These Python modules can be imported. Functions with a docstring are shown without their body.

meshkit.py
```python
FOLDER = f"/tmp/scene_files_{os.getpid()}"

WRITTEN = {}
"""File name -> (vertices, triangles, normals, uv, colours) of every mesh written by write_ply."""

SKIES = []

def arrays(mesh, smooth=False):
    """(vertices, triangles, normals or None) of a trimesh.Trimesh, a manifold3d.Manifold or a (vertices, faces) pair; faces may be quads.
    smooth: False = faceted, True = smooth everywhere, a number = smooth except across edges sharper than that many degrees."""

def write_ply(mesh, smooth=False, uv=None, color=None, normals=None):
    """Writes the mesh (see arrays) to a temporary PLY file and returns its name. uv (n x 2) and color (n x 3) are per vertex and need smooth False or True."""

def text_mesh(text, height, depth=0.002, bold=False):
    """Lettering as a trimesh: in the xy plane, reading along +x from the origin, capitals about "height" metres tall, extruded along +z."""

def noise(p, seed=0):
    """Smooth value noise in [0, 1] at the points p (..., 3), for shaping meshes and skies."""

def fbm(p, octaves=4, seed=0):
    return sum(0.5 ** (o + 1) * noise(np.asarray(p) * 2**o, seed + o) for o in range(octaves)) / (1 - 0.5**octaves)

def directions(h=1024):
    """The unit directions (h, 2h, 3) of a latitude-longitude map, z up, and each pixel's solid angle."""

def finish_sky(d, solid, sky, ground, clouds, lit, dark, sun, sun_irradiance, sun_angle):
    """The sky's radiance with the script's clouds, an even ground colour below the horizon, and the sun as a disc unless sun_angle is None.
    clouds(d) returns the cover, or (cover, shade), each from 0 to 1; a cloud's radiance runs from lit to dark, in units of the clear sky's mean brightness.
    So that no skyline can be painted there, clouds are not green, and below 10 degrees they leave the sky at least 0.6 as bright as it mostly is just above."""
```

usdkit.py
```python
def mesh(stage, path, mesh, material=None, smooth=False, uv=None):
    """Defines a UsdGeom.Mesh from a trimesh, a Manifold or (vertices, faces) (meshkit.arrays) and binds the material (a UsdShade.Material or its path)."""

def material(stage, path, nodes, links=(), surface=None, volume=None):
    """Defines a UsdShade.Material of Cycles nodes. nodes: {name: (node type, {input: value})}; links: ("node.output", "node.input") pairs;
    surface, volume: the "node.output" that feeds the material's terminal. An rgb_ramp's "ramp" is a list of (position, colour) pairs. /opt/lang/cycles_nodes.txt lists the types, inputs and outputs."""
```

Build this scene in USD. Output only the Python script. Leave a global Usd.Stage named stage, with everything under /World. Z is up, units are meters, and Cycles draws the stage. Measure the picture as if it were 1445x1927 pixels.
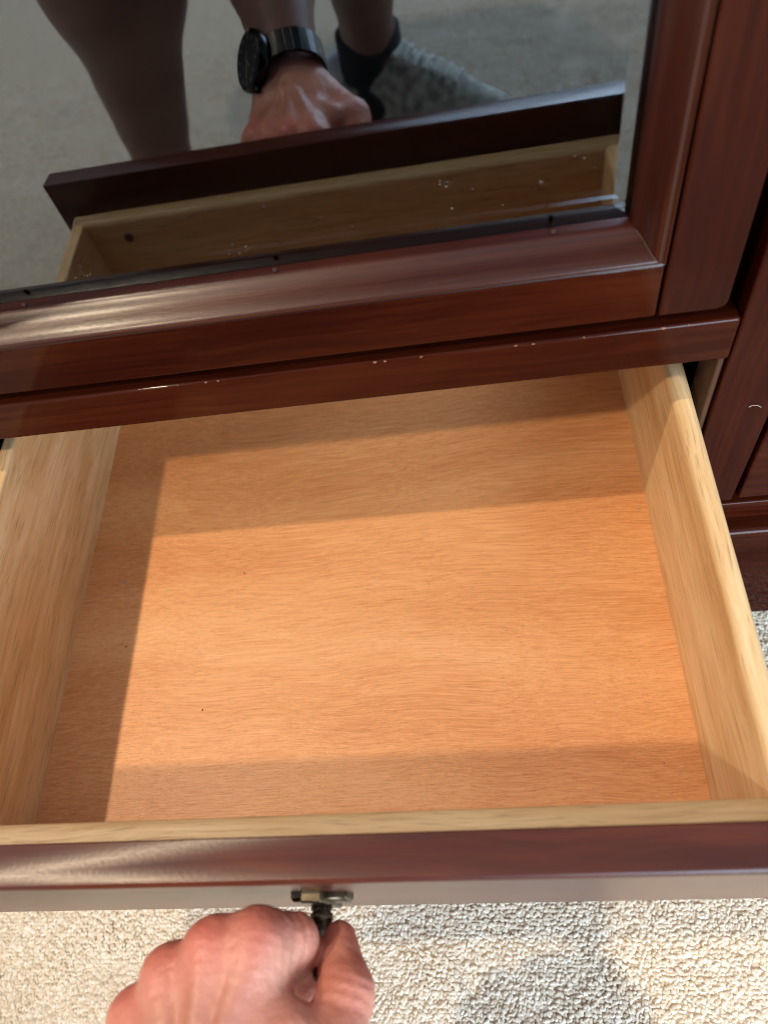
import math, random
import numpy as np, trimesh, manifold3d, usdkit
from meshkit import fbm, noise
from pxr import Usd, UsdGeom, UsdLux, UsdShade, Sdf, Gf, Vt

random.seed(7); rng = np.random.default_rng(7)
stage = Usd.Stage.CreateInMemory()
UsdGeom.SetStageUpAxis(stage, 'Z'); UsdGeom.SetStageMetersPerUnit(stage, 1.0)
UsdGeom.Xform.Define(stage, '/World'); UsdGeom.Scope.Define(stage, '/World/Looks')
H = 0.16                      # drawer floor height above the carpet: all shapes below are given from the drawer floor (z = 0)

# ------------------------------------------------------------------ camera
cam = UsdGeom.Camera.Define(stage, '/World/camera')
M = np.array([[0.9866, 0.0895, 0.1362], [-0.0065, 0.8567, -0.5158], [-0.1628, 0.508, 0.8458]])
CAM = np.array([0.30657, -0.27189, 0.44435])
m4 = Gf.Matrix4d(1)
q = np.linalg.qr(M)[0]; q *= np.sign(np.sum(q * M, axis=0))
for i in range(3):
    m4.SetRow(i, Gf.Vec4d(*map(float, q[:, i]), 0))
m4.SetRow(3, Gf.Vec4d(CAM[0], CAM[1], CAM[2] + H, 1))
cam.AddTransformOp().Set(m4)
cam.CreateHorizontalApertureAttr(24.0); cam.CreateFocalLengthAttr(1413.84 / 1445 * 24)
cam.CreateFStopAttr(6.0); cam.CreateFocusDistanceAttr(0.43)
cam.CreateClippingRangeAttr((0.01, 100.0))
cam.CreateExposureAttr(1.45)

# ------------------------------------------------------------------ light: two ceiling lamps, a window to the right, room light all round
def lamp(name, pos, power, radius, color):
    l = UsdLux.SphereLight.Define(stage, '/World/' + name)
    l.AddTranslateOp().Set(Gf.Vec3d(pos[0], pos[1], pos[2] + H))
    l.CreateRadiusAttr(radius); l.CreateNormalizeAttr(True); l.CreateIntensityAttr(power); l.CreateColorAttr(Gf.Vec3f(*color))
LH = 2.0
lamp('ceiling_lamp', (0.066 - 0.42 * LH, -0.0047 - 0.08 * LH, LH), 10.0, 0.024, (1.0, 0.80, 0.55))
lamp('ceiling_lamp_001', (0.069 - 0.42 * LH, 0.0646 - 0.57 * LH, LH), 11.5, 0.042, (1.0, 0.80, 0.55))
win = UsdLux.RectLight.Define(stage, '/World/window_light')
win.CreateWidthAttr(2.0); win.CreateHeightAttr(1.8); win.CreateIntensityAttr(8.0); win.CreateColorAttr(Gf.Vec3f(0.66, 0.83, 1.0))
def aim(prim, pos, target):
    z = np.array(pos, float) - target; z /= np.linalg.norm(z)
    x = np.cross([0, 0, 1], z); x /= np.linalg.norm(x); y = np.cross(z, x)
    m = Gf.Matrix4d(1)
    for i, a in enumerate((x, y, z)):
        m.SetRow(i, Gf.Vec4d(*map(float, a), 0))
    m.SetRow(3, Gf.Vec4d(*map(float, pos), 1)); prim.AddTransformOp().Set(m)
aim(win, (1.6, -2.9, 1.2), np.array([0.1, -1.3, 0.0]))
usdkit.material(stage, '/World/Looks/room_light', {'bg': ('background_shader', {'color': (0.95, 0.97, 1.0), 'strength': 0.30})}, surface='bg.background')
dome = UsdLux.DomeLight.Define(stage, '/World/room_light')
UsdShade.MaterialBindingAPI.Apply(dome.GetPrim()).Bind(UsdShade.Material.Get(stage, '/World/Looks/room_light'))

# ------------------------------------------------------------------ materials
MT = {}
def wood(name, ramp, axis=0, long=14, cross=260, warp=0.010, warp_scale=14, rough=(0.4, 0.6), coat=0.0, bump=0.15, pore=0.35, pore_cut=(0.30, 0.46), broad=0.5, broad_scale=7, spec=0.5, coat_rough=0.12, bump_scale=1.0, peel=0.0):
    def sc(l, c):
        s = [c, c, c]; s[axis] = l; return tuple(s)
    n = {'tc': ('texture_coordinate', {}),
         'wn': ('noise_texture', {'scale': warp_scale, 'detail': 2.0}),
         'ws': ('vector_math', {'math_type': 'multiply_add', 'vector2': tuple(0.0 if i == axis else warp for i in range(3)), 'vector3': (0, 0, 0)}),
         'add': ('vector_math', {'math_type': 'add'}),
         'm1': ('mapping', {'scale': sc(long, cross)}),
         'g1': ('noise_texture', {'scale': 1.0, 'detail': 5.0, 'roughness': 0.62, 'distortion': 0.35}),
         'm2': ('mapping', {'scale': sc(long * 2.6, cross * 3.6), 'location': (3.1, 1.7, 5.2)}),
         'g2': ('noise_texture', {'scale': 1.0, 'detail': 3.0, 'roughness': 0.6}),
         'm3': ('mapping', {'scale': sc(broad_scale * 0.45, broad_scale * 2.2), 'location': (9.1, 4.3, 2.2)}),
         'g3': ('noise_texture', {'scale': 1.0, 'detail': 3.0, 'roughness': 0.55, 'distortion': 0.8}),
         'sum': ('mix_float', {'fac': broad}),
         'ramp': ('rgb_ramp', {'ramp': ramp}),
         'pr': ('map_range', {'from_min': pore_cut[0], 'from_max': pore_cut[1], 'to_min': 1.0 - pore, 'to_max': 1.0, 'clamp': True}),
         'col': ('mix', {'mix_type': 'multiply', 'fac': 1.0}),
         'rr': ('map_range', {'from_min': 0.3, 'from_max': 0.7, 'to_min': rough[1], 'to_max': rough[0], 'clamp': True}),
         'bp': ('bump', {'strength': bump, 'distance': 0.0006 * bump_scale}),
         'p': ('principled_bsdf', {'coat_weight': coat, 'coat_roughness': coat_rough, 'specular_ior_level': spec})}
    L = [('tc.object', 'wn.vector'), ('wn.color', 'ws.vector1'), ('tc.object', 'add.vector1'), ('ws.vector', 'add.vector2'),
         ('add.vector', 'm1.vector'), ('m1.vector', 'g1.vector'), ('add.vector', 'm2.vector'), ('m2.vector', 'g2.vector'),
         ('add.vector', 'm3.vector'), ('m3.vector', 'g3.vector'), ('g1.fac', 'sum.a'), ('g3.fac', 'sum.b'), ('sum.result', 'ramp.fac'),
         ('g2.fac', 'pr.value'), ('ramp.color', 'col.color1'), ('pr.result', 'col.color2'), ('col.color', 'p.base_color'),
         ('g2.fac', 'rr.value'), ('rr.result', 'p.roughness'), ('g2.fac', 'bp.height'), ('bp.normal', 'p.normal')]
    if peel:
        n['pn'] = ('noise_texture', {'scale': 520.0, 'detail': 3.0})
        n['pb'] = ('bump', {'strength': peel, 'distance': 0.0004})
        L += [('tc.object', 'pn.vector'), ('pn.fac', 'pb.height'), ('pb.normal', 'p.coat_normal')]
    MT[name] = usdkit.material(stage, '/World/Looks/' + name, n, L, surface='p.BSDF')

wood('veneer', [(0.28, (0.46, 0.168, 0.056)), (0.42, (0.66, 0.285, 0.110)), (0.54, (0.79, 0.39, 0.172)), (0.70, (0.89, 0.52, 0.27))], 0, 28, 1050, 0.048, 4, (0.32, 0.48), 0.0, 0.2, 0.38, broad=0.52, broad_scale=4.5, spec=0.5)
for ax, nm in ((0, 'x'), (1, 'y')):
    wood('pale_wood_' + nm, [(0.25, (0.46, 0.25, 0.105)), (0.42, (0.64, 0.40, 0.19)), (0.56, (0.74, 0.515, 0.285)), (0.75, (0.82, 0.62, 0.38))], ax, 11, 300, 0.012, 10, (0.36, 0.52), 0.0, 0.18, 0.36, broad=0.55, broad_scale=17, spec=0.45)
MAH = [(0.25, (0.012, 0.0018, 0.0012)), (0.45, (0.024, 0.0035, 0.0017)), (0.6, (0.042, 0.0076, 0.0026)), (0.8, (0.076, 0.0180, 0.0042))]
MAHT = [(c[0], tuple(v * 2.0 for v in c[1])) for c in MAH]
for ax, nm in ((0, 'x'), (1, 'y'), (2, 'z')):
    wood('mahogany_' + nm, MAH, ax, 9, 240, 0.012, 8, (0.34, 0.46), 0.28, 0.05, 0.16, broad=0.6, broad_scale=7, coat_rough=0.06, peel=0.05, spec=0.0)
    wood('mahogany_moulding_' + nm, MAH, ax, 6, 420, 0.004, 8, (0.26, 0.38), 0.28, 0.28, 0.3, broad=0.5, broad_scale=9, coat_rough=0.23, peel=0.1, spec=0.25)
wood('mahogany_top', MAHT, 0, 9, 160, 0.012, 8, (0.30, 0.42), 0.4, 0.14, 0.25, broad=0.5, broad_scale=9, coat_rough=0.27, peel=0.16, spec=0.25)
wood('raw_wood', [(0.3, (0.035, 0.010, 0.003)), (0.6, (0.070, 0.023, 0.005)), (0.8, (0.11, 0.040, 0.010))], 2, 12, 200, 0.01, 9, (0.5, 0.7), 0, 0.2, 0.3)
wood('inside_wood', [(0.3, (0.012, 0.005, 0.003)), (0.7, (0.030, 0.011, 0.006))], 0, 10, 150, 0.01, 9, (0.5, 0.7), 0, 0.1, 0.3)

def plain(name, color, rough=0.5, noise_amt=0.0, nscale=40, bump=0.0, **kw):
    n = {'tc': ('texture_coordinate', {}), 'n': ('noise_texture', {'scale': nscale, 'detail': 4.0}),
         'r': ('rgb_ramp', {'ramp': [(0.25, tuple(c * (1 - noise_amt) for c in color)), (0.75, tuple(min(1, c * (1 + noise_amt)) for c in color))]}),
         'p': ('principled_bsdf', {'roughness': rough, **kw})}
    L = [('tc.object', 'n.vector'), ('n.fac', 'r.fac'), ('r.color', 'p.base_color')]
    if bump:
        n['b'] = ('bump', {'strength': bump, 'distance': 0.001}); L += [('n.fac', 'b.height'), ('b.normal', 'p.normal')]
    MT[name] = usdkit.material(stage, '/World/Looks/' + name, n, L, surface='p.BSDF')
plain('pewter', (0.09, 0.072, 0.05), 0.34, 0.35, 160, 0.15, metallic=1.0)
plain('watch_black', (0.012, 0.012, 0.013), 0.25, 0.2, 60)
plain('watch_steel', (0.03, 0.03, 0.033), 0.22, 0.1, 60, metallic=1.0)
plain('watch_bright', (0.75, 0.75, 0.72), 0.3, 0.1, 60, metallic=1.0)
plain('watch_dial', (0.010, 0.010, 0.011), 0.4, 0.3, 300)
plain('shoe_lace', (0.60, 0.60, 0.56), 0.8, 0.15, 300)
plain('filler', (0.10, 0.065, 0.045), 0.7, 0.3, 400)
plain('sock_cloth', (0.012, 0.013, 0.017), 0.9, 0.4, 500, 0.4)
plain('shoe_knit', (0.34, 0.345, 0.30), 0.85, 0.75, 75, 0.6)
plain('shoe_white', (0.62, 0.64, 0.68), 0.6, 0.08, 90)
plain('shoe_sole', (0.06, 0.045, 0.04), 0.7, 0.2, 90)
plain('shirt_cloth', (0.05, 0.06, 0.08), 0.9, 0.2, 300, 0.3)
plain('shorts_cloth', (0.045, 0.042, 0.05), 0.9, 0.2, 300, 0.3)
plain('hair_brown', (0.03, 0.018, 0.01), 0.6, 0.5, 300, 0.5)
plain('white_hair', (0.55, 0.50, 0.45), 0.5)
plain('chip', (0.20, 0.08, 0.05), 0.7, 0.3, 900)
plain('dust', (0.42, 0.41, 0.39), 0.8, 0.2, 500)
plain('debris_dark', (0.26, 0.12, 0.055), 0.8)
plain('bumper_clear', (0.04, 0.016, 0.014), 0.7, 0.1, 200, 0.0, specular_ior_level=0.15)
plain('screw_dark', (0.09, 0.05, 0.03), 0.5)
MT['glass'] = usdkit.material(stage, '/World/Looks/glass', {
    'f': ('fresnel', {'IOR': 2.5}), 't': ('transparent_bsdf', {'color': (0.62, 0.64, 0.62)}),
    'tc': ('texture_coordinate', {}), 'n': ('noise_texture', {'scale': 30.0, 'detail': 3.0}),
    'r': ('map_range', {'from_min': 0.3, 'from_max': 0.7, 'to_min': 0.012, 'to_max': 0.035, 'clamp': True}),
    'g': ('glossy_bsdf', {'color': (0.80, 0.90, 1.0), 'roughness': 0.02}), 'mix': ('mix_closure', {})},
    [('tc.object', 'n.vector'), ('n.fac', 'r.value'), ('r.result', 'g.roughness'), ('f.fac', 'mix.fac'), ('t.BSDF', 'mix.closure1'), ('g.BSDF', 'mix.closure2')], surface='mix.closure')
MT['skin'] = usdkit.material(stage, '/World/Looks/skin', {
    'tc': ('texture_coordinate', {}), 'n1': ('noise_texture', {'scale': 38.0, 'detail': 4.0}), 'n2': ('noise_texture', {'scale': 900.0, 'detail': 4.0}),
    'n3': ('voronoi_texture', {'scale': 750.0}),
    'r1': ('rgb_ramp', {'ramp': [(0.3, (0.38, 0.145, 0.105)), (0.5, (0.48, 0.205, 0.150)), (0.72, (0.57, 0.28, 0.205))]}),
    'a': ('attribute', {'attribute': 'redness'}),
    'h': ('attribute', {'attribute': 'hair_shade'}), 'hm': ('mix', {'mix_type': 'mix', 'color2': (0.135, 0.075, 0.055)}),  # darker tone for body hair and for shade painted into the skin
    'mx': ('mix', {'mix_type': 'mix', 'color2': (0.58, 0.14, 0.105)}),
    'hs': ('math', {'math_type': 'add'}),
    'b': ('bump', {'strength': 0.2, 'distance': 0.0006}),
    'p': ('principled_bsdf', {'roughness': 0.46, 'subsurface_weight': 0.16, 'subsurface_scale': 0.004, 'subsurface_radius': (1.0, 0.35, 0.2), 'specular_ior_level': 0.45})},
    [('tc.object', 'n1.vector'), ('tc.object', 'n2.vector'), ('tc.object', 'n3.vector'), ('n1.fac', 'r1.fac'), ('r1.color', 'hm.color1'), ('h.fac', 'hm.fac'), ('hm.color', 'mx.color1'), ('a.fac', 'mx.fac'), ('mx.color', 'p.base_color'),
     ('n2.fac', 'hs.value1'), ('n3.distance', 'hs.value2'), ('hs.value', 'b.height'), ('b.normal', 'p.normal')], surface='p.BSDF')
CARP = [(0.05, (0.55, 0.46, 0.35)), (0.45, (0.62, 0.54, 0.43)), (0.75, (0.66, 0.59, 0.49)), (0.95, (0.70, 0.64, 0.55))]
MT['carpet_loop'] = usdkit.material(stage, '/World/Looks/carpet_loop', {
    'o': ('object_info', {}), 'r': ('rgb_ramp', {'ramp': CARP}), 'tc': ('texture_coordinate', {}), 'n': ('noise_texture', {'scale': 1500.0, 'detail': 3.0}),
    'b': ('bump', {'strength': 0.5, 'distance': 0.0006}), 'p': ('principled_bsdf', {'roughness': 0.95, 'specular_ior_level': 0.1, 'sheen_weight': 0.1})},
    [('o.random', 'r.fac'), ('r.color', 'p.base_color'), ('tc.object', 'n.vector'), ('n.fac', 'b.height'), ('b.normal', 'p.normal')], surface='p.BSDF')
MT['carpet'] = usdkit.material(stage, '/World/Looks/carpet', {
    'tc': ('texture_coordinate', {}), 'v': ('voronoi_texture', {'scale': 270.0}), 'n': ('noise_texture', {'scale': 60.0, 'detail': 4.0}),
    'mm': ('mix_float', {'fac': 0.6}), 'r': ('rgb_ramp', {'ramp': [(0.0, (0.50, 0.40, 0.29)), (0.4, (0.59, 0.50, 0.39)), (0.9, (0.66, 0.59, 0.49))]}),
    'b': ('bump', {'strength': 1.0, 'distance': 0.003, 'invert': True}), 'p': ('principled_bsdf', {'roughness': 0.95, 'specular_ior_level': 0.1})},
    [('tc.object', 'v.vector'), ('tc.object', 'n.vector'), ('v.color', 'mm.a'), ('n.fac', 'mm.b'), ('mm.result', 'r.fac'), ('r.color', 'p.base_color'), ('v.distance', 'b.height'), ('b.normal', 'p.normal')], surface='p.BSDF')

# ------------------------------------------------------------------ helpers
used = {}
def numbered(path):
    k = used.get(path, -1) + 1; used[path] = k
    return path if k == 0 else f'{path}_{k:03d}'
BASE = {}
def tag(prim, label=None, cat=None, group=None, kind=None):
    for k, v in (('label', label), ('category', cat), ('group', group), ('kind', kind)):
        if v: prim.SetCustomDataByKey(k, v)
def thing(name, base, label, cat, rot_x=0.0, group=None):
    path = numbered('/World/' + name)
    x = UsdGeom.Xform.Define(stage, path)
    x.AddTranslateOp().Set(Gf.Vec3d(base[0], base[1], base[2] + H))
    if rot_x: x.AddRotateXOp().Set(rot_x)
    tag(x.GetPrim(), label, cat, group); BASE[path] = np.array(base, float)
    return path
def obj(name, mesh, mat, parent, smooth=30, label=None, redness=None):
    """one mesh of the scene under a thing or a part; shapes come in drawer coordinates"""
    root = '/'.join(parent.split('/')[:3])
    v, f, n = __import__('meshkit').arrays(mesh, False)
    path = numbered(parent + '/' + name)
    m = usdkit.mesh(stage, path, trimesh.Trimesh(v - BASE[root], f, process=False), MT[mat], smooth)
    if label: tag(m.GetPrim(), label)
    if redness is not None:
        UsdGeom.PrimvarsAPI(m).CreatePrimvar('redness', Sdf.ValueTypeNames.FloatArray, 'vertex').Set(Vt.FloatArray.FromNumpy(redness.astype(np.float32)))
    return path
def hull_rounded(x0, x1, y0, y1, z0, z1, r, seg=16):
    s = manifold3d.Manifold.sphere(r, seg)
    return manifold3d.Manifold.batch_hull([s.translate([x, y, z]) for x in (x0 + r, x1 - r) for y in (y0 + r, y1 - r) for z in (z0 + r, z1 - r)])
rb = hull_rounded
def extrude_x(prof, x0, x1):
    """prof: (y, z) outline"""
    p = np.array(prof, float); n = len(p)
    if np.sum(p[:, 0] * np.roll(p[:, 1], -1) - np.roll(p[:, 0], -1) * p[:, 1]) < 0: p = p[::-1]
    m = manifold3d.CrossSection([p.tolist()]).extrude(x1 - x0)   # (y, z) in xy, along z
    return m.transform(np.array([[0, 0, 1, x0], [1, 0, 0, 0], [0, 1, 0, 0]], float))
def extrude_y(prof, y0, y1):
    """prof: (x, z) outline"""
    p = np.array(prof, float)
    if np.sum(p[:, 0] * np.roll(p[:, 1], -1) - np.roll(p[:, 0], -1) * p[:, 1]) < 0: p = p[::-1]
    m = manifold3d.CrossSection([p.tolist()]).extrude(y1 - y0)
    return m.transform(np.array([[1, 0, 0, 0], [0, 0, -1, y1], [0, 1, 0, 0]], float))
def arc(cx, cy, r, a0, a1, n=8):
    return [(cx + r * math.cos(math.radians(a)), cy + r * math.sin(math.radians(a))) for a in np.linspace(a0, a1, n)]
def frame_to(a, b):
    a, b = np.array(a, float), np.array(b, float); z = (b - a) / np.linalg.norm(b - a)
    x = np.cross([0, 0, 1], z) if abs(z[2]) < 0.9 else np.cross([1, 0, 0], z); x /= np.linalg.norm(x)
    T = np.eye(4); T[:3, 0], T[:3, 1], T[:3, 2], T[:3, 3] = x, np.cross(z, x), z, a
    return T
def lathe(a, b, prof, seg=32):
    """prof (along 0..1, radius) turned about the axis a-b"""
    L = np.linalg.norm(np.subtract(b, a))
    m = trimesh.creation.revolve([(max(r, 1e-5), t * L) for t, r in prof], sections=seg)
    m.apply_transform(frame_to(a, b)); return m

def surface_nets(f, origin, h):
    """closed quad surface of f < 0 on a regular grid"""
    s = f < 0; nx, ny, nz = f.shape
    c = np.zeros((nx - 1, ny - 1, nz - 1), int)
    for i, j, k in np.ndindex(2, 2, 2):
        c += s[i:nx - 1 + i, j:ny - 1 + j, k:nz - 1 + k]
    cells = np.argwhere((c > 0) & (c < 8)); idx = -np.ones(c.shape, int); idx[tuple(cells.T)] = np.arange(len(cells))
    acc = np.zeros((len(cells), 3)); cnt = np.zeros(len(cells))
    for ax in range(3):
        o = [a for a in range(3) if a != ax]
        for u, v in np.ndindex(2, 2):
            p0 = cells.copy(); p0[:, o[0]] += u; p0[:, o[1]] += v; p1 = p0.copy(); p1[:, ax] += 1
            f0, f1 = f[tuple(p0.T)], f[tuple(p1.T)]; w = (f0 < 0) != (f1 < 0)
            t = np.where(w, f0 / np.where(w, f0 - f1, 1), 0)
            pt = p0.astype(float); pt[:, ax] += t
            acc += pt * w[:, None]; cnt += w
    V = acc / cnt[:, None] * h + origin
    F = []
    for ax in range(3):
        o = [(ax + 1) % 3, (ax + 2) % 3]
        a = [slice(None)] * 3; b = [slice(None)] * 3; a[ax] = slice(0, -1); b[ax] = slice(1, None)
        e = np.argwhere(s[tuple(a)] != s[tuple(b)])
        e = e[(e[:, o[0]] > 0) & (e[:, o[1]] > 0) & (e[:, o[0]] < c.shape[o[0]]) & (e[:, o[1]] < c.shape[o[1]])]
        d = np.zeros(3, int); d0 = d.copy(); d0[o[0]] = 1; d1 = d.copy(); d1[o[1]] = 1
        qd = np.stack([idx[tuple((e - d0 - d1).T)], idx[tuple((e - d1).T)], idx[tuple(e.T)], idx[tuple((e - d0).T)]], 1)
        flip = ~s[tuple(e.T)]
        qd[flip] = qd[flip][:, ::-1]; F.append(qd)
    F = np.vstack(F)
    return V, np.vstack([F[:, [0, 1, 2]], F[:, [0, 2, 3]]])
def capsule(P, a, b, ra, rb_, flat=None):
    a, b = np.array(a, float), np.array(b, float); d = b - a
    t = np.clip(((P - a) @ d) / max(d @ d, 1e-12), 0, 1)
    w = P - a - t[..., None] * d
    if flat is not None:
        nrm, k = np.array(flat[0], float), flat[1]; nrm = nrm / np.linalg.norm(nrm)
        w = w + (w @ nrm)[..., None] * nrm * (1 / k - 1)
    return np.linalg.norm(w, axis=-1) - (ra + (rb_ - ra) * t)
def smin(a, b, k):
    h = np.clip(0.5 + 0.5 * (b - a) / k, 0, 1)
    return b * (1 - h) + a * h - k * h * (1 - h)
def sdf_mesh(prims, lo, hi, h, extra=None, smooth_it=2):
    """prims: (a, b, ra, rb, k[, flat]); far cells are skipped"""
    lo, hi = np.array(lo, float), np.array(hi, float)
    g = [np.arange(lo[i], hi[i] + h, h) for i in range(3)]
    f = np.full([len(x) for x in g], 1.0, np.float64)
    for pr in prims:
        a, b, ra, rb_, k = pr[:5]; flat = pr[5] if len(pr) > 5 else None
        R = max(ra, rb_) * 1.3 + k + 3 * h
        i0 = [max(0, int((min(a[i], b[i]) - R - lo[i]) / h)) for i in range(3)]; i1 = [min(len(g[i]), int((max(a[i], b[i]) + R - lo[i]) / h) + 2) for i in range(3)]
        if any(i1[i] <= i0[i] for i in range(3)): continue
        P = np.stack(np.meshgrid(*[g[i][i0[i]:i1[i]] for i in range(3)], indexing='ij'), -1)
        sl = tuple(slice(i0[i], i1[i]) for i in range(3))
        f[sl] = smin(f[sl], capsule(P, a, b, ra, rb_, flat), k)
    if extra is not None:
        P = np.stack(np.meshgrid(*g, indexing='ij'), -1); f = extra(P, f)
    f[0], f[-1] = 1, 1; f[:, 0], f[:, -1] = 1, 1; f[:, :, 0], f[:, :, -1] = 1, 1
    v, fc = surface_nets(f, lo, h)
    m = trimesh.Trimesh(v, fc, process=False)
    if smooth_it: trimesh.smoothing.filter_taubin(m, 0.5, 0.52, smooth_it)
    return m

# ------------------------------------------------------------------ carpet
carpet = trimesh.creation.box((7, 7, 0.02)); carpet.apply_translation((0.3, -1.5, -0.0107))
cp = usdkit.mesh(stage, '/World/carpet', carpet, MT['carpet'])
tag(cp.GetPrim(), 'beige looped carpet covering the floor under the cabinet', 'carpet', kind='structure')
pi = UsdGeom.PointInstancer.Define(stage, '/World/carpet_pile')
tag(pi.GetPrim(), 'short cream and beige yarn loops of the carpet', 'carpet pile', kind='stuff')
protos = []
for k in range(5):
    b = trimesh.creation.icosphere(1, 1.0)
    b.vertices *= [0.0012 + 0.00012 * k, 0.0023 - 0.00012 * k, 0.0011]
    b.vertices += (np.array([noise(b.vertices * 500 + 7 * k), noise(b.vertices * 500 + 31 + k), noise(b.vertices * 500 + 77 + k)]).T - 0.5) * 0.0011
    protos.append(usdkit.mesh(stage, f'/World/carpet_pile/loop_{k + 1:03d}' if k else '/World/carpet_pile/loop', b, MT['carpet_loop'], True).GetPath())
pi.CreatePrototypesRel().SetTargets(protos)
sp = 0.0022
gx, gy = np.meshgrid(np.arange(-0.5, 1.0, sp), np.arange(-1.0, -0.02, sp * 1.15))
gx = gx + (np.arange(gx.shape[0]) % 2)[:, None] * sp / 2
pts = np.stack([gx.ravel(), gy.ravel(), np.zeros(gx.size)], 1); N = len(pts)
pts[:, :2] += rng.normal(0, 0.0005, (N, 2)); pts[:, 2] = -0.0008 + rng.normal(0, 0.0003, N) + (fbm(pts * [25, 25, 1], 3) - 0.5) * 0.003
pi.CreatePositionsAttr(Vt.Vec3fArray.FromNumpy(pts.astype(np.float32)))
pi.CreateProtoIndicesAttr(Vt.IntArray.FromNumpy(rng.integers(0, 5, N).astype(np.int32)))
ang = rng.normal(0, 0.7, N) + (fbm(pts * [12, 12, 1] + 50, 2) - 0.5) * 3
pi.CreateOrientationsAttr(Vt.QuathArray([Gf.Quath(float(math.cos(a / 2)), 0.0, 0.0, float(math.sin(a / 2))) for a in ang]))
sc_ = rng.uniform(0.85, 1.2, (N, 3)); pi.CreateScalesAttr(Vt.Vec3fArray.FromNumpy(sc_.astype(np.float32)))

# ------------------------------------------------------------------ cabinet
cab = thing('cabinet', (0.45, 0.18, -0.16), 'dark mahogany cabinet with a glass door above the pulled-out drawer', 'cabinet')
XR = 0.4313
YF = -0.016
obj('rail', rb(-0.002, XR, YF, 0.03, 0.1401, 0.1679, 0.0018), 'mahogany_x', cab)
obj('post', rb(XR + 0.0002, 0.4629, YF - 0.0004, 0.05, 0.0003, 0.62, 0.0012), 'mahogany_z', cab, label='front post between the open drawer and the next bay')
obj('post', rb(-0.034, -0.0022, YF - 0.0004, 0.05, 0.0003, 0.62, 0.0012), 'mahogany_z', cab)
obj('post', rb(0.93, 0.962, YF - 0.0004, 0.05, 0.0003, 0.62, 0.0012), 'mahogany_z', cab)
obj('rail', rb(0.4631, 0.9298, YF, 0.03, 0.1401, 0.1679, 0.0018), 'mahogany_x', cab)
obj('drawer_front', rb(0.4655, 0.9275, YF - 0.001, 0.004, 0.0035, 0.1375, 0.0016), 'mahogany_x', cab, label='closed drawer front in the next bay')
obj('door_panel', rb(0.4655, 0.9275, YF, 0.004, 0.1753, 0.612, 0.0016), 'mahogany_z', cab)
obj('base_rail', rb(-0.034, 0.962, -0.0185, 0.03, -0.0195, -0.0002, 0.0016), 'mahogany_x', cab)
base_prof = [(0.03, -0.0197), (-0.018, -0.0197)] + arc(-0.0255, -0.0245, 0.0048, 90, 265, 10) + [(-0.0242, -0.0305), (-0.0238, -0.040), (-0.0245, -0.050), (-0.0265, -0.060), (-0.0290, -0.070), (-0.0300, -0.082), (-0.0300, -0.1585), (0.03, -0.1585)]
obj('base_moulding', extrude_x(base_prof, -0.045, 0.973), 'mahogany_x', cab)
obj('drawer_guide', rb(0.4275, 0.4311, YF + 0.0030, 0.010, 0.0, 0.1398, 0.0012), 'raw_wood', cab, label='bare amber wood strip beside the drawer opening')
obj('drawer_guide', rb(-0.0020, 0.0000, YF + 0.0030, 0.010, 0.0, 0.1398, 0.0008), 'raw_wood', cab)
bx = lambda x0, x1, y0, y1, z0, z1: manifold3d.Manifold.cube([x1 - x0, y1 - y0, z1 - z0]).translate([x0, y0, z0])
obj('side_panel', bx(-0.033, -0.013, 0.051, 0.38, -0.155, 0.62), 'mahogany_z', cab)
obj('side_panel', bx(0.941, 0.961, 0.051, 0.38, -0.155, 0.62), 'mahogany_z', cab)
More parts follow.
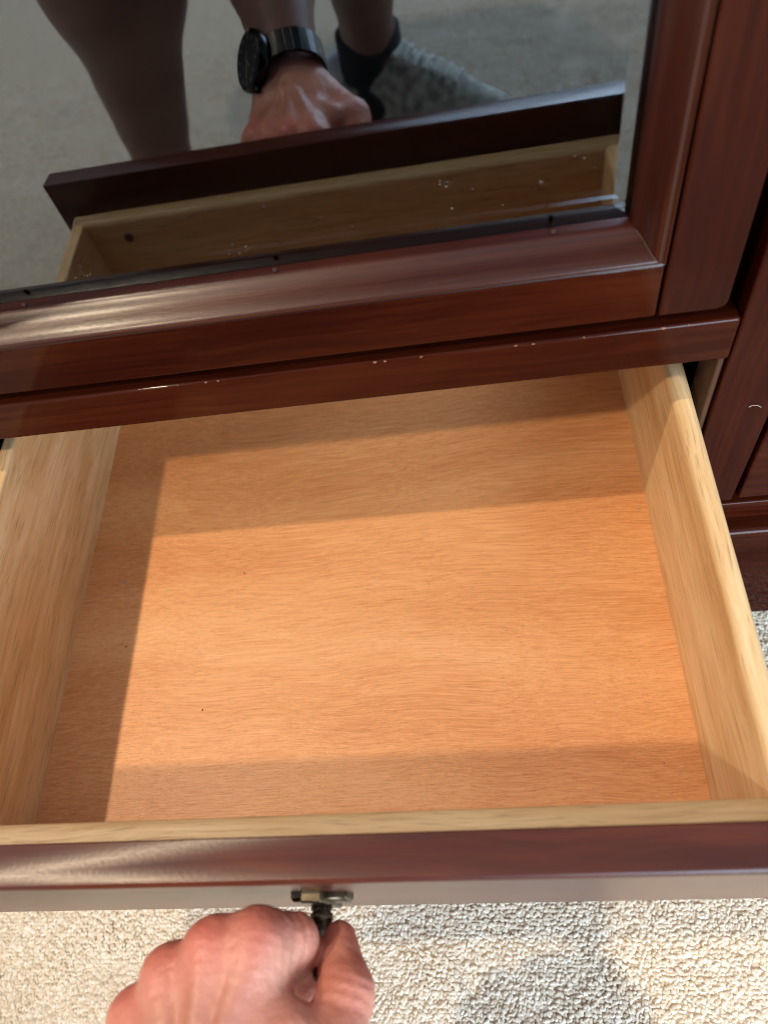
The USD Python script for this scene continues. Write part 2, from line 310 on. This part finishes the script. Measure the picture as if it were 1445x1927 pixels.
obj('divider', bx(0.438, 0.458, 0.051, 0.378, -0.10, 0.62), 'inside_wood', cab)
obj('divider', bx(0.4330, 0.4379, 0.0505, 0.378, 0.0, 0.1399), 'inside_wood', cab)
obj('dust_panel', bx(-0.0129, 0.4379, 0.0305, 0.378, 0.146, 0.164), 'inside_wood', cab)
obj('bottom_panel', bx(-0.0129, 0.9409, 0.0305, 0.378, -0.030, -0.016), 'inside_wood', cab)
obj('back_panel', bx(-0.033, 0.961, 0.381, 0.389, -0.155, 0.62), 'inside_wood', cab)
obj('top_board', rb(-0.048, 0.976, -0.030, 0.392, 0.6205, 0.645, 0.005), 'mahogany_x', cab)

# glass door: stiles and top rail are its body, the rest hangs from it
ZI, XI, XL, ZT = 0.2203, 0.3777, 0.053, 0.570
SM = 0.0132
def door_board(x0, x1, z0, z1, rc):
    r = 0.0016
    pr = []
    for cx, cz, a in ((x1, z0, 270), (x1, z1, 0), (x0, z1, 90), (x0, z0, 180)):
        sx, sz = (-1 if cx == x1 else 1), (-1 if cz == z1 else 1)
        rr = rc if (cx == x1 and x1 > 0.42) or (cx == x0 and x0 < 0.02) else r
        pr += arc(cx + sx * rr, cz + sz * rr, rr, a, a + 90, 7)
    outer = extrude_y(pr, YF + r, 0.004)
    s = 1.0
    inset = manifold3d.CrossSection([np.array(pr).tolist()]).offset(-r * 0.8, manifold3d.JoinType.Round)
    face = inset.extrude(0.0001).transform(np.array([[1, 0, 0, 0], [0, 0, -1, YF + 0.0001], [0, 1, 0, 0]], float))
    mid = manifold3d.CrossSection([np.array(pr).tolist()]).offset(-r * 0.25, manifold3d.JoinType.Round).extrude(0.0001).transform(np.array([[1, 0, 0, 0], [0, 0, -1, YF + r * 0.35], [0, 1, 0, 0]], float))
    return manifold3d.Manifold.batch_hull([outer, face, mid])
door_body = manifold3d.Manifold.compose([door_board(0.3922, 0.4229, 0.1755, 0.612, 0.0052), door_board(0.0090, 0.0397, 0.1755, 0.612, 0.0052), door_board(0.0402, 0.3917, 0.5835, 0.612, 0.0016)])
door = obj('door', door_body, 'mahogany_z', cab, label='door frame with a large glass pane')
obj('bottom_rail', door_board(0.0402, 0.3912, 0.1757, ZI - SM, 0.0016), 'mahogany_x', door)
PROF = [(0, .0010), (0, -.0032), (.0005, -.0048), (.0014, -.0060), (.0028, -.0076), (.0043, -.0102), (.0054, -.0130), (.0064, -.0154), (.0074, -.0174), (.0083, -.0186), (.0092, -.0191), (.0101, -.0189), (.0110, -.0181), (.0115, -.0175), (.0118, -.0171), (.0120, -.0168), (.0122, -.0170), (.0127, -.0173), (.0131, -.0170), (SM, -.0163), (SM, -.0100), (SM, .0010)]
def moulding(side):
    g = 0.00012
    A, B = [], []
    for s, y in PROF:
        if side == 'b': A.append((XL - s + g, y, ZI - s)); B.append((XI + s - g, y, ZI - s))
        if side == 't': A.append((XI + s - g, y, ZT + s)); B.append((XL - s + g, y, ZT + s))
        if side == 'r': A.append((XI + s, y, ZI - s + g)); B.append((XI + s, y, ZT + s - g))
        if side == 'l': A.append((XL - s, y, ZT + s - g)); B.append((XL - s, y, ZI - s + g))
    n = len(PROF); V = np.array(A + B)
    F = [(i, (i + 1) % n, n + (i + 1) % n) for i in range(n)] + [(i, n + (i + 1) % n, n + i) for i in range(n)]
    cx = manifold3d.triangulate([np.array(PROF)[::-1].tolist()]) if False else None
    import shapely
    tri = trimesh.creation.triangulate_polygon(shapely.Polygon(PROF), engine='earcut')
    order = [int(np.argmin(np.abs(np.array(PROF) - p).sum(1))) for p in tri[0]]
    for t in tri[1]:
        a, b, c = order[t[0]], order[t[1]], order[t[2]]; F += [(a, b, c), (n + a, n + c, n + b)]
    m = trimesh.Trimesh(V, F, process=False); trimesh.repair.fix_normals(m); return m
obj('moulding', moulding('b'), 'mahogany_moulding_x', door, 40)
obj('moulding', moulding('r'), 'mahogany_moulding_z', door, 40)
obj('moulding', moulding('t'), 'mahogany_moulding_x', door, 40)
obj('moulding', moulding('l'), 'mahogany_moulding_z', door, 40)
cr = [(XI + s_ - .0002, y_ - .0003, ZI - s_ + .0002) for s_, y_ in PROF[3:11]]
obj('mitre_crack', trimesh.util.concatenate([trimesh.creation.cylinder(.00013, segment=[cr[i], cr[i + 1]], sections=6) for i in range(len(cr) - 1)]), 'filler', door, False, label='pale open joint line at the lower corner of the moulding')
bv, bd = 0.0082, 0.0011
def pane():
    o = [(XL - .004, .0 + bd * 1.5, ZI - .004), (XI + .004, bd * 1.5, ZI - .004), (XI + .004, bd * 1.5, ZT + .004), (XL - .004, bd * 1.5, ZT + .004)]
    i = [(XL + bv, 0, ZI + bv), (XI - bv, 0, ZI + bv), (XI - bv, 0, ZT - bv), (XL + bv, 0, ZT - bv)]
    k = [(p[0], 0.005, p[2]) for p in o]
    V = np.array(o + i + k); F = [(4, 5, 6), (4, 6, 7)]
    for a in range(4):
        b = (a + 1) % 4; F += [(a, b, 4 + b), (a, 4 + b, 4 + a), (8 + a, a, a), (8 + b, b, a), (8 + a, 8 + b, a)]
    F += [(8, 10, 9), (8, 11, 10)]
    F = [f for f in F if len(set(f)) == 3]
    return trimesh.Trimesh(V, F, process=False)
obj('glass_pane', pane(), 'glass', door, False)
def ray_hit(u, v, y):
    d = q @ np.array([(u - 722.5) / 1413.84, -(v - 963.5) / 1413.84, -1.0]); t = (y - CAM[1]) / d[1]; return CAM + t * d
for x, z in ((0.0985, 0.2212), (0.2215, 0.2212), (0.3450, 0.2212)):
    s = trimesh.creation.icosphere(2, 0.0012); s.vertices *= [1, 0.8, 1]; s.apply_translation((x, -0.0030, z))
    obj('bumper', s, 'bumper_clear', door, True)

# chips knocked out of the rail's front top edge
for x in (0.170, 0.1765, 0.258, 0.263, 0.281, 0.327, 0.3355, 0.3595, 0.3960, 0.4075):
    c = trimesh.creation.icosphere(1, 1.0); L = rng.uniform(0.0004, 0.0013)
    c.vertices *= [L, 0.0005, 0.00045]; c.vertices += (rng.random(c.vertices.shape) - 0.5) * 0.0005
    c.apply_translation((x, YF + 0.0004, 0.1674 - rng.uniform(0, 0.0004)))
    obj('paint_chip', c, 'chip', cab, True)

# ------------------------------------------------------------------ drawer
TILT = math.degrees(0.0079)
drw = thing('drawer', (0.215, 0.0, 0.05), 'open mahogany-fronted drawer with pale wood sides and an orange veneer bottom', 'drawer', TILT)
YB, YFR, ZP, ZB, ZW = -0.2275, -0.2449, 0.1362, -0.0116, 0.1084
XLO, XLI, XRI, XRO, YIN, YBK = 0.0110, 0.0203, 0.4103, 0.4213, -0.2149, 0.150
PX1 = 0.4300
sph = manifold3d.Manifold.sphere(0.0026, 32); r = 0.0026
front = manifold3d.Manifold.batch_hull([sph.translate([x, YFR + r, z]) for x in (r, PX1 - r) for z in (ZB + r, ZP - r)] +
        [bx(0.0, PX1, YB - 0.0012, YB - 0.0006, ZB, ZP), bx(0.0006, PX1 - 0.0006, YB - 0.0003, YB, ZB + 0.0006, ZP - 0.0006)])
obj('front_panel', front, 'mahogany_top', drw, 35)
def rounded_side(x0, x1, y0, y1, z0, r):
    w = (x1 - x0) / 2; r = min(r, w * 0.98)
    pr = [(x0, z0)] + [(x1, z0)] + arc(x1 - r, ZW - r, r, 0, 90, 8) + arc(x0 + r, ZW - r, r, 90, 180, 8)
    return extrude_y(pr, y0, y1)
obj('side', rounded_side(XLO, XLI, YIN, YBK, -0.008, 0.0018), 'pale_wood_y', drw, 40)
obj('side', rounded_side(XRI, XRO, YIN, YBK, -0.008, 0.0046), 'pale_wood_y', drw, 40)
pf = [(YB + 0.0001, -0.008), (YIN, -0.008)] + arc(YIN - 0.0045, ZW - 0.0045, 0.0045, 0, 90, 8) + arc(YB + 0.0001 + 0.002, ZW - 0.002, 0.002, 90, 180, 5)
obj('front_board', extrude_x(pf, XLO, XRO), 'pale_wood_x', drw, 40)
obj('back_board', bx(XLI + 0.0002, XRI - 0.0002, YBK - 0.011, YBK, -0.004, ZW - 0.01), 'pale_wood_x', drw)
obj('bottom', bx(XLI - 0.003, XRI + 0.003, YIN - 0.003, YBK - 0.003, -0.0045, 0.0), 'veneer', drw, False)
for x, z in ((0.050, 0.092),):
    c = trimesh.creation.cylinder(0.0034, 0.002, sections=24); c.apply_transform(trimesh.transformations.rotation_matrix(math.pi / 2, [1, 0, 0])); c.apply_translation((x, YIN + 0.0004, z))
    obj('screw', c, 'screw_dark', drw, 30)
# pull: stepped plate and turned drop
KX, KZ = 0.2200, 0.086
pl = manifold3d.Manifold.batch_hull([rb(KX - 0.0124, KX + 0.0124, YFR - 0.0026, YFR + 0.001, KZ - 0.008, KZ + 0.008, 0.0008), bx(KX - 0.0112, KX + 0.0112, YFR - 0.0036, YFR, KZ - 0.0068, KZ + 0.0068)])
bar = rb(KX - 0.0046, KX + 0.0046, YFR - 0.0048, YFR + 0.001, KZ - 0.021, KZ + 0.021, 0.0010)
plate = obj('pull_plate', pl + bar, 'pewter', drw, 30)
a = np.array((KX, YFR - 0.0046, KZ + 0.001)); b = a + np.array([0.0022, -0.0285, 0.0075])
prof = [(0, .0), (0, .0046), (.06, .0047), (.07, .0040), (.11, .0040), (.13, .0049), (.18, .0051), (.22, .0047), (.25, .0040), (.30, .0041), (.36, .0044), (.42, .0041), (.50, .0030), (.56, .0022), (.60, .0021), (.61, .0028), (.65, .0029), (.67, .0023), (.74, .0025), (.84, .0033), (.92, .0034), (.97, .0026), (1.0, .0012), (1.0, .0)]
obj('drop_pull', lathe(a, b, prof), 'pewter', plate, 35)

# crumbs lying in the drawer
for k, (x, y, w, mt) in enumerate(((0.050, -0.040, 0.0016, 'dust'), (0.0585, -0.052, 0.0007, 'dust'), (0.059, -0.088, 0.0011, 'debris_dark'), (0.137, -0.040, 0.0011, 'debris_dark'), (0.405, -0.016, 0.0011, 'dust'), (0.39, -0.178, 0.0008, 'debris_dark'), (0.118, -0.134, 0.0010, 'debris_dark'))):
    c = trimesh.creation.icosphere(1, 1.0); w *= 0.75; c.vertices *= [w, w * 0.45, 0.0003]; c.vertices += (rng.random(c.vertices.shape) - 0.5) * w * 0.5
    th = rng.uniform(0, 3); c.apply_transform(trimesh.transformations.rotation_matrix(th, [0, 0, 1])); c.apply_translation((x, y, 0.0003 + (y * 0.0079)))
    nm = '/World/' + ('crumb' if k == 0 else f'crumb_{k:03d}'); used[nm] = 0
    c.vertices += [0, 0, H]
    m = usdkit.mesh(stage, nm, c, MT[mt], True)
    tag(m.GetPrim(), ['pale flat fleck near the left wall of the drawer, larger one', 'tiny pale fleck right of the larger pale one in the drawer', 'dark sliver in the shaded strip beside the left drawer wall', 'dark curl of debris in the sunlit back half of the drawer', 'white speck against the right drawer wall', 'dark speck near the front right corner of the drawer bottom', 'brown crumb in the front left part of the lit drawer bottom'][k], 'crumb', 'crumbs lying on the drawer bottom')

# dust on the pane
dv, df = [], []
for (u, v, s, n) in ((335, 518, 9, 10), (160, 523, 16, 12), (450, 470, 14, 8), (833, 345, 7, 8), (1015, 345, 5, 4), (1095, 298, 22, 3), (990, 370, 60, 4), (600, 400, 120, 3), (1190, 350, 6, 2)):
    for _ in range(n):
        p = ray_hit(u + rng.normal(0, s), v + rng.normal(0, s * 0.5), -0.0002)
        if p[2] < ZI + 0.009 or p[0] > XI - 0.009: continue
        c = trimesh.creation.icosphere(0, 1.0); c.vertices *= np.array([rng.uniform(.0001, .0003) * rng.uniform(.5, 1.2), 0.00008, rng.uniform(.00008, .0002)]); c.vertices += p + [0, 0, H]
        df.append(c.faces + sum(len(x) for x in dv)); dv.append(c.vertices)
dm = usdkit.mesh(stage, '/World/dust', trimesh.Trimesh(np.vstack(dv), np.vstack(df), process=False), MT['dust'])
tag(dm.GetPrim(), 'white dust specks stuck to the lower part of the glass pane', 'dust', kind='stuff')

# a stray hair on the post
hp = [ray_hit(u, v, YF - 0.0008) + [0, 0, H] for u, v in ((1409, 766), (1414, 763.5), (1420, 762.5), (1426, 763), (1432, 766))]
hv = [trimesh.creation.cylinder(0.00011, segment=[hp[i], hp[i + 1]], sections=6) for i in range(4)]
hm = usdkit.mesh(stage, '/World/stray_hair', trimesh.util.concatenate(hv), MT['white_hair'])
tag(hm.GetPrim(), 'short curved white hair clinging to the dark post', 'hair')

# ------------------------------------------------------------------ person squatting in front of the drawer
per = thing('person', (0.08, -0.70, -0.16), 'person pulling the drawer open with the left hand, bare shins mirrored in the glass', 'person')
WR = np.array((0.180, -0.343, 0.114)); EL = np.array((0.150, -0.565, 0.215))
# left hand (knuckles up, index and thumb closed on the pull)
mcp = {'i': (0.2015, -0.2645, 0.1160), 'm': (0.1850, -0.2675, 0.1165), 'r': (0.1665, -0.2760, 0.1110), 'l': (0.1510, -0.2900, 0.1040)}
fin = {'i': [(0.2135, -0.2630, 0.1050), (0.2120, -0.2700, 0.0850), (0.2140, -0.2810, 0.0790)],
       'm': [(0.1860, -0.2660, 0.0900), (0.1880, -0.2780, 0.0740), (0.1900, -0.2930, 0.0720)],
       'r': [(0.1650, -0.2720, 0.0860), (0.1680, -0.2820, 0.0720), (0.1700, -0.2950, 0.0720)],
       'l': [(0.1500, -0.2850, 0.0820), (0.1530, -0.2920, 0.0720), (0.1570, -0.3020, 0.0730)]}
rad = {'i': (.0112, .0098, .0086, .0075), 'm': (.0112, .0098, .0088, .0078), 'r': (.0108, .0094, .0083, .0072), 'l': (.0100, .0086, .0076, .0066)}
WEB = [('i', 'm'), ('m', 'r'), ('r', 'l')]
hp_, K = [], 0.005
for k in 'imrl':
    ch = [mcp[k]] + fin[k]
    for j in range(3): hp_.append((ch[j], ch[j + 1], rad[k][j], rad[k][j + 1], 0.0045 if j == 0 else 0.002))
up = np.array((-0.12, 0.12, 0.98))
for k, wo in (('i', .019), ('m', .006), ('r', -.007), ('l', -.018)):
    w = WR + np.array((wo, 0.006, -0.002)); m_ = np.array(mcp[k])
    hp_.append((m_, w, rad[k][0] * 0.98, .0125, 0.009))
    hp_.append((m_ + np.array((0, -.006, -.014)), w + np.array((0, 0, -.008)), .011, .013, 0.010))
hp_.append((WR, WR + (EL - WR) * 0.30, .0265, .0270, 0.015, (up, 0.78)))
# thumb
th = [(0.2080, -0.3270, 0.1080), (0.2290, -0.3040, 0.1040), (0.2335, -0.2815, 0.0960), (0.2285, -0.2625, 0.0870)]
hp_ += [(th[0], th[1], .0155, .0128, 0.010), (th[1], th[2], .0122, .0112, 0.005), (th[2], th[3], .0108, .0072, 0.004)]
hp_.append(((0.2150, -0.2930, 0.1130), th[1], .010, .010, 0.009))
for k1, k2 in WEB:
    a_, b_ = np.array(mcp[k1]) + (0, -.006, -.0035), np.array(mcp[k2]) + (0, -.006, -.0035); hp_.append((a_, b_, .0105, .0105, .007))
# tendons and knuckle caps
for k in 'imr':
    m_ = np.array(mcp[k]) + np.array((0, -.006, rad[k][0] * 0.80)); w = WR + np.array((0.002, 0.01, 0.0185))
    hp_.append((m_, m_ * 0.35 + w * 0.65, .0022, .0014, 0.008))
for k in 'imrl':
    m_ = np.array(mcp[k]); hp_.append((m_ + (0, .001, .002), m_ + (0, .001, .0022), rad[k][0] * .98, rad[k][0] * .98, 0.003))
hand = sdf_mesh(hp_, (0.12, -0.42, 0.045), (0.275, -0.24, 0.17), 0.0012, smooth_it=5)
hand.vertices += hand.vertex_normals * ((fbm(hand.vertices * 160, 3) - 0.5) * 0.0010 + (fbm(hand.vertices * [500, 900, 500], 2, 5) - 0.5) * 0.0005)[:, None]
def crease(p0, p1, at, spread, amp, n=3, rad_=.016):
    p0, p1 = np.array(p0), np.array(p1); d_ = (p1 - p0) / np.linalg.norm(p1 - p0); c_ = np.array(at)
    x_ = (hand.vertices - c_) @ d_ + (fbm(hand.vertices * 220, 2, 9) - .5) * .0035
    w_ = np.exp(-(np.linalg.norm(hand.vertices - c_, axis=1) / rad_) ** 4)
    o_ = sum(np.exp(-((x_ - o) / .0011) ** 2) for o in np.linspace(-spread, spread, n))
    hand.vertices -= hand.vertex_normals * (amp * w_ * o_)[:, None]
crease(th[1], th[2], np.array(th[2]) + (0, 0, .008), .0045, .0004)
crease(mcp['i'], fin['i'][0], np.array(fin['i'][0]) + (-.001, 0, .006), .0050, .0004)
crease(mcp['i'], WR, np.array(mcp['i']) + (0, -.004, .010), .0060, .0002, 4)
crease(mcp['m'], WR, np.array(mcp['m']) + (0, -.004, .010), .0060, .0002, 4)
crease(mcp['r'], WR, np.array(mcp['r']) + (0, -.004, .010), .0060, .0002, 4)
# rest of the body
V3 = lambda *a: np.array(a, float)
ankL, kneL = V3(-0.030, -0.525, -0.075), V3(0.040, -0.455, 0.300)
ankR, kneR = V3(0.212, -0.722, -0.060), V3(0.235, -0.590, 0.310)
hipL, hipR = V3(-0.03, -0.86, 0.20), V3(0.18, -0.88, 0.20)
shL, shR = V3(-0.03, -0.70, 0.53), V3(0.31, -0.72, 0.53)
neck, head = V3(0.15, -0.665, 0.60), V3(0.175, -0.60, 0.735)
elR, wrR = V3(0.50, -0.60, 0.36), V3(0.405, -0.395, 0.395)
def limb(a, b, ra, rb_, k=0.02): return (a, b, ra, rb_, k)
def leg(ank, kne, hip, CF=.053):
    d = kne - ank; back = np.array((0, -1, 0.15))
    return [limb(ank, ank + d * .35, .032, .037), limb(ank + d * .25 + back * .006, ank + d * .62 + back * .016, .034, CF), limb(ank + d * .62 + back * .016, ank + d * .9 + back * .008, CF, .050), limb(ank + d * .9, kne, .046, .052), limb(kne, hip, .056, .082)]
def foot(ank, dr, out=0.0):
    dr = np.array(dr, float) / np.linalg.norm(dr); h_ = ank.copy(); h_[2] = -0.125
    return [limb(ank, h_ - dr * .03, .032 + out, .033 + out), limb(ank + (0, 0, -.02), h_ + dr * .09 + (0, 0, .012), .032 + out, .030 + out), limb(h_ + dr * .08 + (0, 0, .006), h_ + dr * .165 + (0, 0, -.008), .034 + out, .022 + out), limb(h_ - dr * .03, h_ + dr * .15 + (0, 0, -.01), .026 + out, .020 + out)]
dirL, dirR = (-0.25, 1, 0), (0.90, 0.42, 0)
FA = [limb(WR + (EL - WR) * .12, WR + (EL - WR) * .45, .0262, .036), limb(WR + (EL - WR) * .45, EL, .036, .043), limb(EL, shL, .042, .050)]
BODY = leg(ankL, kneL, hipL, .066) + leg(ankR, kneR, hipR) + foot(ankL, dirL) + foot(ankR, dirR) + FA + [
    limb(shR, elR, .050, .042), limb(elR, wrR, .042, .027), limb(wrR, wrR + (-.02, .03, .01), .027, .030), limb(wrR + (-.02, .03, .01), wrR + (-.03, .065, .02), .028, .018),
    limb(hipL, hipR, .095, .095, .04), limb((hipL + hipR) / 2 + (0, .02, .02), V3(0.13, -0.77, 0.38), .115, .115, .05), limb(V3(0.05, -0.75, 0.46), V3(0.22, -0.76, 0.46), .10, .10, .05), limb(shL, shR, .065, .065, .04),
    limb(neck + (0, 0, -.03), head + (0, -.02, -.06), .052, .050, .02), limb(head + (0, -.015, .02), head + (0, -.03, .035), .078, .080, .02), limb(head + (0, .015, -.05), head + (0, .03, -.065), .055, .045, .025),
    limb(head + (0, .068, -.005), head + (0, .085, -.03), .009, .014, .012), limb(head + (-.08, -.01, -.02), head + (-.08, -.015, .0), .012, .016, .008), limb(head + (.08, -.01, -.02), head + (.08, -.015, .0), .012, .016, .008),
    limb(head + (-.025, .065, -.068), head + (.025, .065, -.068), .009, .009, .01), limb(head + (-.04, .055, .018), head + (.04, .055, .018), .014, .014, .012)]
for j, (dx, ln) in enumerate(((-.022, .050), (-.008, .060), (.006, .056), (.020, .046))):
    hb = wrR + (-.025 + dx * .6, .06, .02 + dx); BODY.append(limb(hb, hb + (-ln * .55, ln * .35, .01), .0095, .008, .004))
BODY.append(limb(wrR + (-.015, .03, .0), wrR + (-.055, .045, -.02), .014, .010, .006))
# nothing of the bare body is nearer the pull than the wrist: the hand takes over under the watch strap
body = sdf_mesh(BODY, (-0.20, -1.03, -0.158), (0.62, -0.33, 0.86), 0.0075, smooth_it=4)
try:
    mk = lambda t: manifold3d.Manifold(manifold3d.Mesh(np.ascontiguousarray(t.vertices, np.float32), np.ascontiguousarray(t.faces, np.uint32)))
    A_, B_ = mk(hand), mk(body)
    u = A_ + B_
    if u.is_empty(): raise ValueError
    mm = u.to_mesh(); whole = trimesh.Trimesh(mm.vert_properties[:, :3], mm.tri_verts, process=False)
    trimesh.smoothing.filter_taubin(whole, 0.4, 0.42, 2)
except Exception:
    whole = trimesh.util.concatenate([hand, body])
red = np.zeros(len(whole.vertices))
for k, s in (('i', .6), ('m', .85), ('r', .7), ('l', .65)):
    for pt, w in ((np.array(mcp[k]) + (0, .004, .008), 1.0), (np.array(fin[k][0]) + (0, .006, 0), 0.6)):
        red = np.maximum(red, s * w * np.exp(-(np.linalg.norm(whole.vertices - pt, axis=1) / 0.0125) ** 2))
red = np.maximum(red, .45 * np.exp(-(np.linalg.norm(whole.vertices - np.array(th[3]), axis=1) / 0.011) ** 2))
red = np.maximum(red, .45 * np.exp(-(np.linalg.norm(whole.vertices - np.array(th[2]), axis=1) / 0.014) ** 2))
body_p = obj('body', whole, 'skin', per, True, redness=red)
hy = np.clip(((whole.vertices - WR) @ ((EL - WR) / np.linalg.norm(EL - WR)) - .005) / .03, 0, 1) * .8  # skin darker past the wrist: body hair plus shade put into the colour
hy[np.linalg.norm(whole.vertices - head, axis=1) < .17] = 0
UsdGeom.PrimvarsAPI(stage.GetPrimAtPath(body_p)).CreatePrimvar('hair_shade', Sdf.ValueTypeNames.FloatArray, 'vertex').Set(Vt.FloatArray.FromNumpy(hy.astype(np.float32)))
grow = lambda L, o: [tuple(list(x[:2]) + [x[2] + o, x[3] + o] + list(x[4:])) for x in L]
TORSO = [BODY[i] for i in range(len(BODY)) if 0 <= i]
def keep_shirt(P, f):
    zc = np.maximum(0.24 + 0.1 * (P[..., 1] + 0.85) - P[..., 2], P[..., 2] - 0.615)
    return np.maximum(f, zc)
tors = [limb(shL, shL + (EL - shL) * .55, .062, .060), limb(shR, shR + (elR - shR) * .55, .062, .060)] + grow([b for b in BODY if b[4] >= .04], .010)
obj('shirt', sdf_mesh(tors, (-0.16, -1.05, 0.16), (0.52, -0.55, 0.66), 0.009, keep_shirt, 3), 'shirt_cloth', per, True)
sh_ = [limb(hipL, hipL + (kneL - hipL) * .70, .098, .080), limb(hipR, hipR + (kneR - hipR) * .70, .098, .080), limb(hipL, hipR, .108, .108, .04), limb((hipL + hipR) / 2, (hipL + hipR) / 2 + (0, .03, .09), .118, .124, .05)]
obj('shorts', sdf_mesh(sh_, (-0.16, -1.05, 0.03), (0.36, -0.48, 0.48), 0.009, None, 3), 'shorts_cloth', per, True)
obj('hair', sdf_mesh([limb(head + (0, -.022, .035), head + (0, -.04, .04), .085, .084), limb(head + (0, -.05, -.01), head + (0, -.055, -.04), .07, .055)], head - .16, head + .16, 0.007, lambda P, f: np.maximum(f, (P[..., 1] - head[1] - .03) * .8 - (P[..., 2] - head[2]) * .6 + .01), 2), 'hair_brown', per, True)
for ank, dr in ((ankR, dirR), (ankL, dirL)):
    d = np.array(dr, float) / np.linalg.norm(dr); h_ = ank.copy(); h_[2] = -0.125; sd = np.cross([0, 0, 1], d)
    sk = obj('sock', sdf_mesh([limb(ank + (0, 0, -.05), ank + (0, 0, .045), .0425, .0405, .01), limb(ank + (0, 0, -.045), ank + d * .05 + (0, 0, -.045), .034, .03, .01)], ank - .1, ank + .1, 0.004, lambda P, f: np.maximum(f, (P - ank) @ np.array([0, 0, 1.0]) - .028), 2), 'sock_cloth', per, True)
    up_ = sdf_mesh(foot(ank, dr, .006), (ank - .28), (ank + .28), 0.0045, lambda P, f: np.maximum(np.maximum(f, -0.150 - P[..., 2]), (P[..., 2] - (ank[2] - .026)) - .9 * np.maximum((P - ank) @ d - .008, 0)), 2)
    shoe = obj('shoe', up_, 'shoe_knit', per, True)
    sole = sdf_mesh([(h_ - d * .035 + (0, 0, -.018), h_ + d * .02 + (0, 0, -.018), .036, .037, .01), (h_ + d * .02 + (0, 0, -.018), h_ + d * .10 + (0, 0, -.018), .037, .044, .01), (h_ + d * .10 + (0, 0, -.018), h_ + d * .17 + (0, 0, -.018), .044, .034, .01)], ank - .28, ank + .28, 0.004, lambda P, f: np.maximum(f, np.maximum(-0.158 - P[..., 2], P[..., 2] + 0.134)), 2)
    obj('sole', sole, 'shoe_sole', shoe, True)
    hc = sdf_mesh([limb(h_ - d * .040 + (0, 0, .026), h_ - d * .040 + (0, 0, -.012), .036, .0412, .008)], ank - .2, ank + .2, 0.004, None, 2)
    obj('heel_tab', hc, 'shoe_white', shoe, True)
    for j in range(7):
        c0 = h_ + d * (.040 + .013 * j) + np.array([0, 0, .052 - .0085 * j - .0006 * j * j]) ; wd = .017 - .0007 * j
        P_ = [c0 + sd * wd * t + np.array([0, 0, -.014 * t * t]) for t in np.linspace(-1, 1, 7)]
        tops = [up_.vertices[np.linalg.norm(up_.vertices[:, :2] - p_[:2], axis=1) < .006] for p_ in P_]
        P_ = [np.array([p_[0], p_[1], (t_[:, 2].max() if len(t_) else p_[2]) - .0005]) for p_, t_ in zip(P_, tops)]
        obj('lace', trimesh.util.concatenate([trimesh.creation.cylinder(.0030, segment=[P_[i], P_[i + 1]], sections=8) for i in range(6)]), 'shoe_lace', shoe, True)

# ------------------------------------------------------------------ wristwatch, dial turned outwards
ax = (EL - WR) / np.linalg.norm(EL - WR)
nf = np.array((-0.76, 0.42, 0.48)); nf -= ax * (nf @ ax); nf /= np.linalg.norm(nf); sdv = np.cross(ax, nf)
WC = WR + ax * 0.016
wat = thing('wristwatch', tuple(WC), 'round black wristwatch with dark dial and bright hands worn on the wrist', 'wristwatch')
T = np.eye(4); T[:3, 0], T[:3, 1], T[:3, 2], T[:3, 3] = sdv, ax, nf, WC     # local: x round the arm, y along it, z out through the dial
def loc(m):
    m = m.copy() if hasattr(m, 'copy') else m; m.apply_transform(T); return m
def ring(r0, r1, z0, z1, seg=48):
    return trimesh.creation.revolve([(r0, z0), (r1, z0), (r1, z1), (r0, z1), (r0, z0)], sections=seg)
DZ = 0.0275
obj('case', loc(trimesh.creation.revolve([(0, DZ - .003), (.020, DZ - .003), (.0225, DZ), (.0232, DZ + .004), (.0225, DZ + .0075), (.0205, DZ + .0090), (.0195, DZ + .0078), (0, DZ + .0078)], sections=56)), 'watch_steel', wat, 30)
dial = obj('dial', loc(trimesh.creation.revolve([(0, DZ + .0079), (.0194, DZ + .0079), (.0194, DZ + .0083), (0, DZ + .0083)], sections=48)), 'watch_dial', wat, 30)
for k in range(12):
    b_ = trimesh.creation.box((.0009, .0032, .0004)); b_.apply_translation((0, .0165, DZ + .0086)); b_.apply_transform(trimesh.transformations.rotation_matrix(k * math.pi / 6, [0, 0, 1]))
    obj('hour_marker', loc(b_), 'watch_bright', dial, False)
for ang_, L, w in ((2.75, .0105, .0017), (3.55, .0150, .0013), (0.55, .0085, .0008)):
    b_ = trimesh.creation.box((w, L, .0003)); b_.apply_translation((0, L / 2 - .002, DZ + .0091)); b_.apply_transform(trimesh.transformations.rotation_matrix(ang_, [0, 0, 1]))
    obj('watch_hand', loc(b_), 'watch_bright', dial, False)
obj('crown', loc(trimesh.creation.cylinder(.0024, .004, sections=20, transform=trimesh.transformations.translation_matrix((0, -.0250, DZ + .004)) @ trimesh.transformations.rotation_matrix(math.pi / 2, [1, 0, 0]))), 'watch_steel', wat, 30)
# strap: separate dark links following the wrist
nl = 26
for k in range(nl):
    t = math.radians(28 + (360 - 56) * k / (nl - 1)); rr_x, rr_z = .0325, .0285
    c0 = np.array((rr_x * math.sin(t), 0, rr_z * math.cos(t))); tg = np.array((rr_x * math.cos(t), 0, -rr_z * math.sin(t))); tg /= np.linalg.norm(tg); nn = np.cross(tg, [0, 1, 0]); nn = nn if nn @ c0 > 0 else -nn
    b_ = rb(-.0036, .0036, -.0105, .0105, -.0016, .0016, .0009, 10).to_mesh(); b_ = trimesh.Trimesh(b_.vert_properties[:, :3], b_.tri_verts, process=False)
    R_ = np.eye(4); R_[:3, 0], R_[:3, 1], R_[:3, 2], R_[:3, 3] = tg, np.cross(nn, tg), nn, c0
    b_.apply_transform(R_); obj('strap_link', loc(b_), 'watch_steel' if k % 2 else 'watch_black', wat, 30)
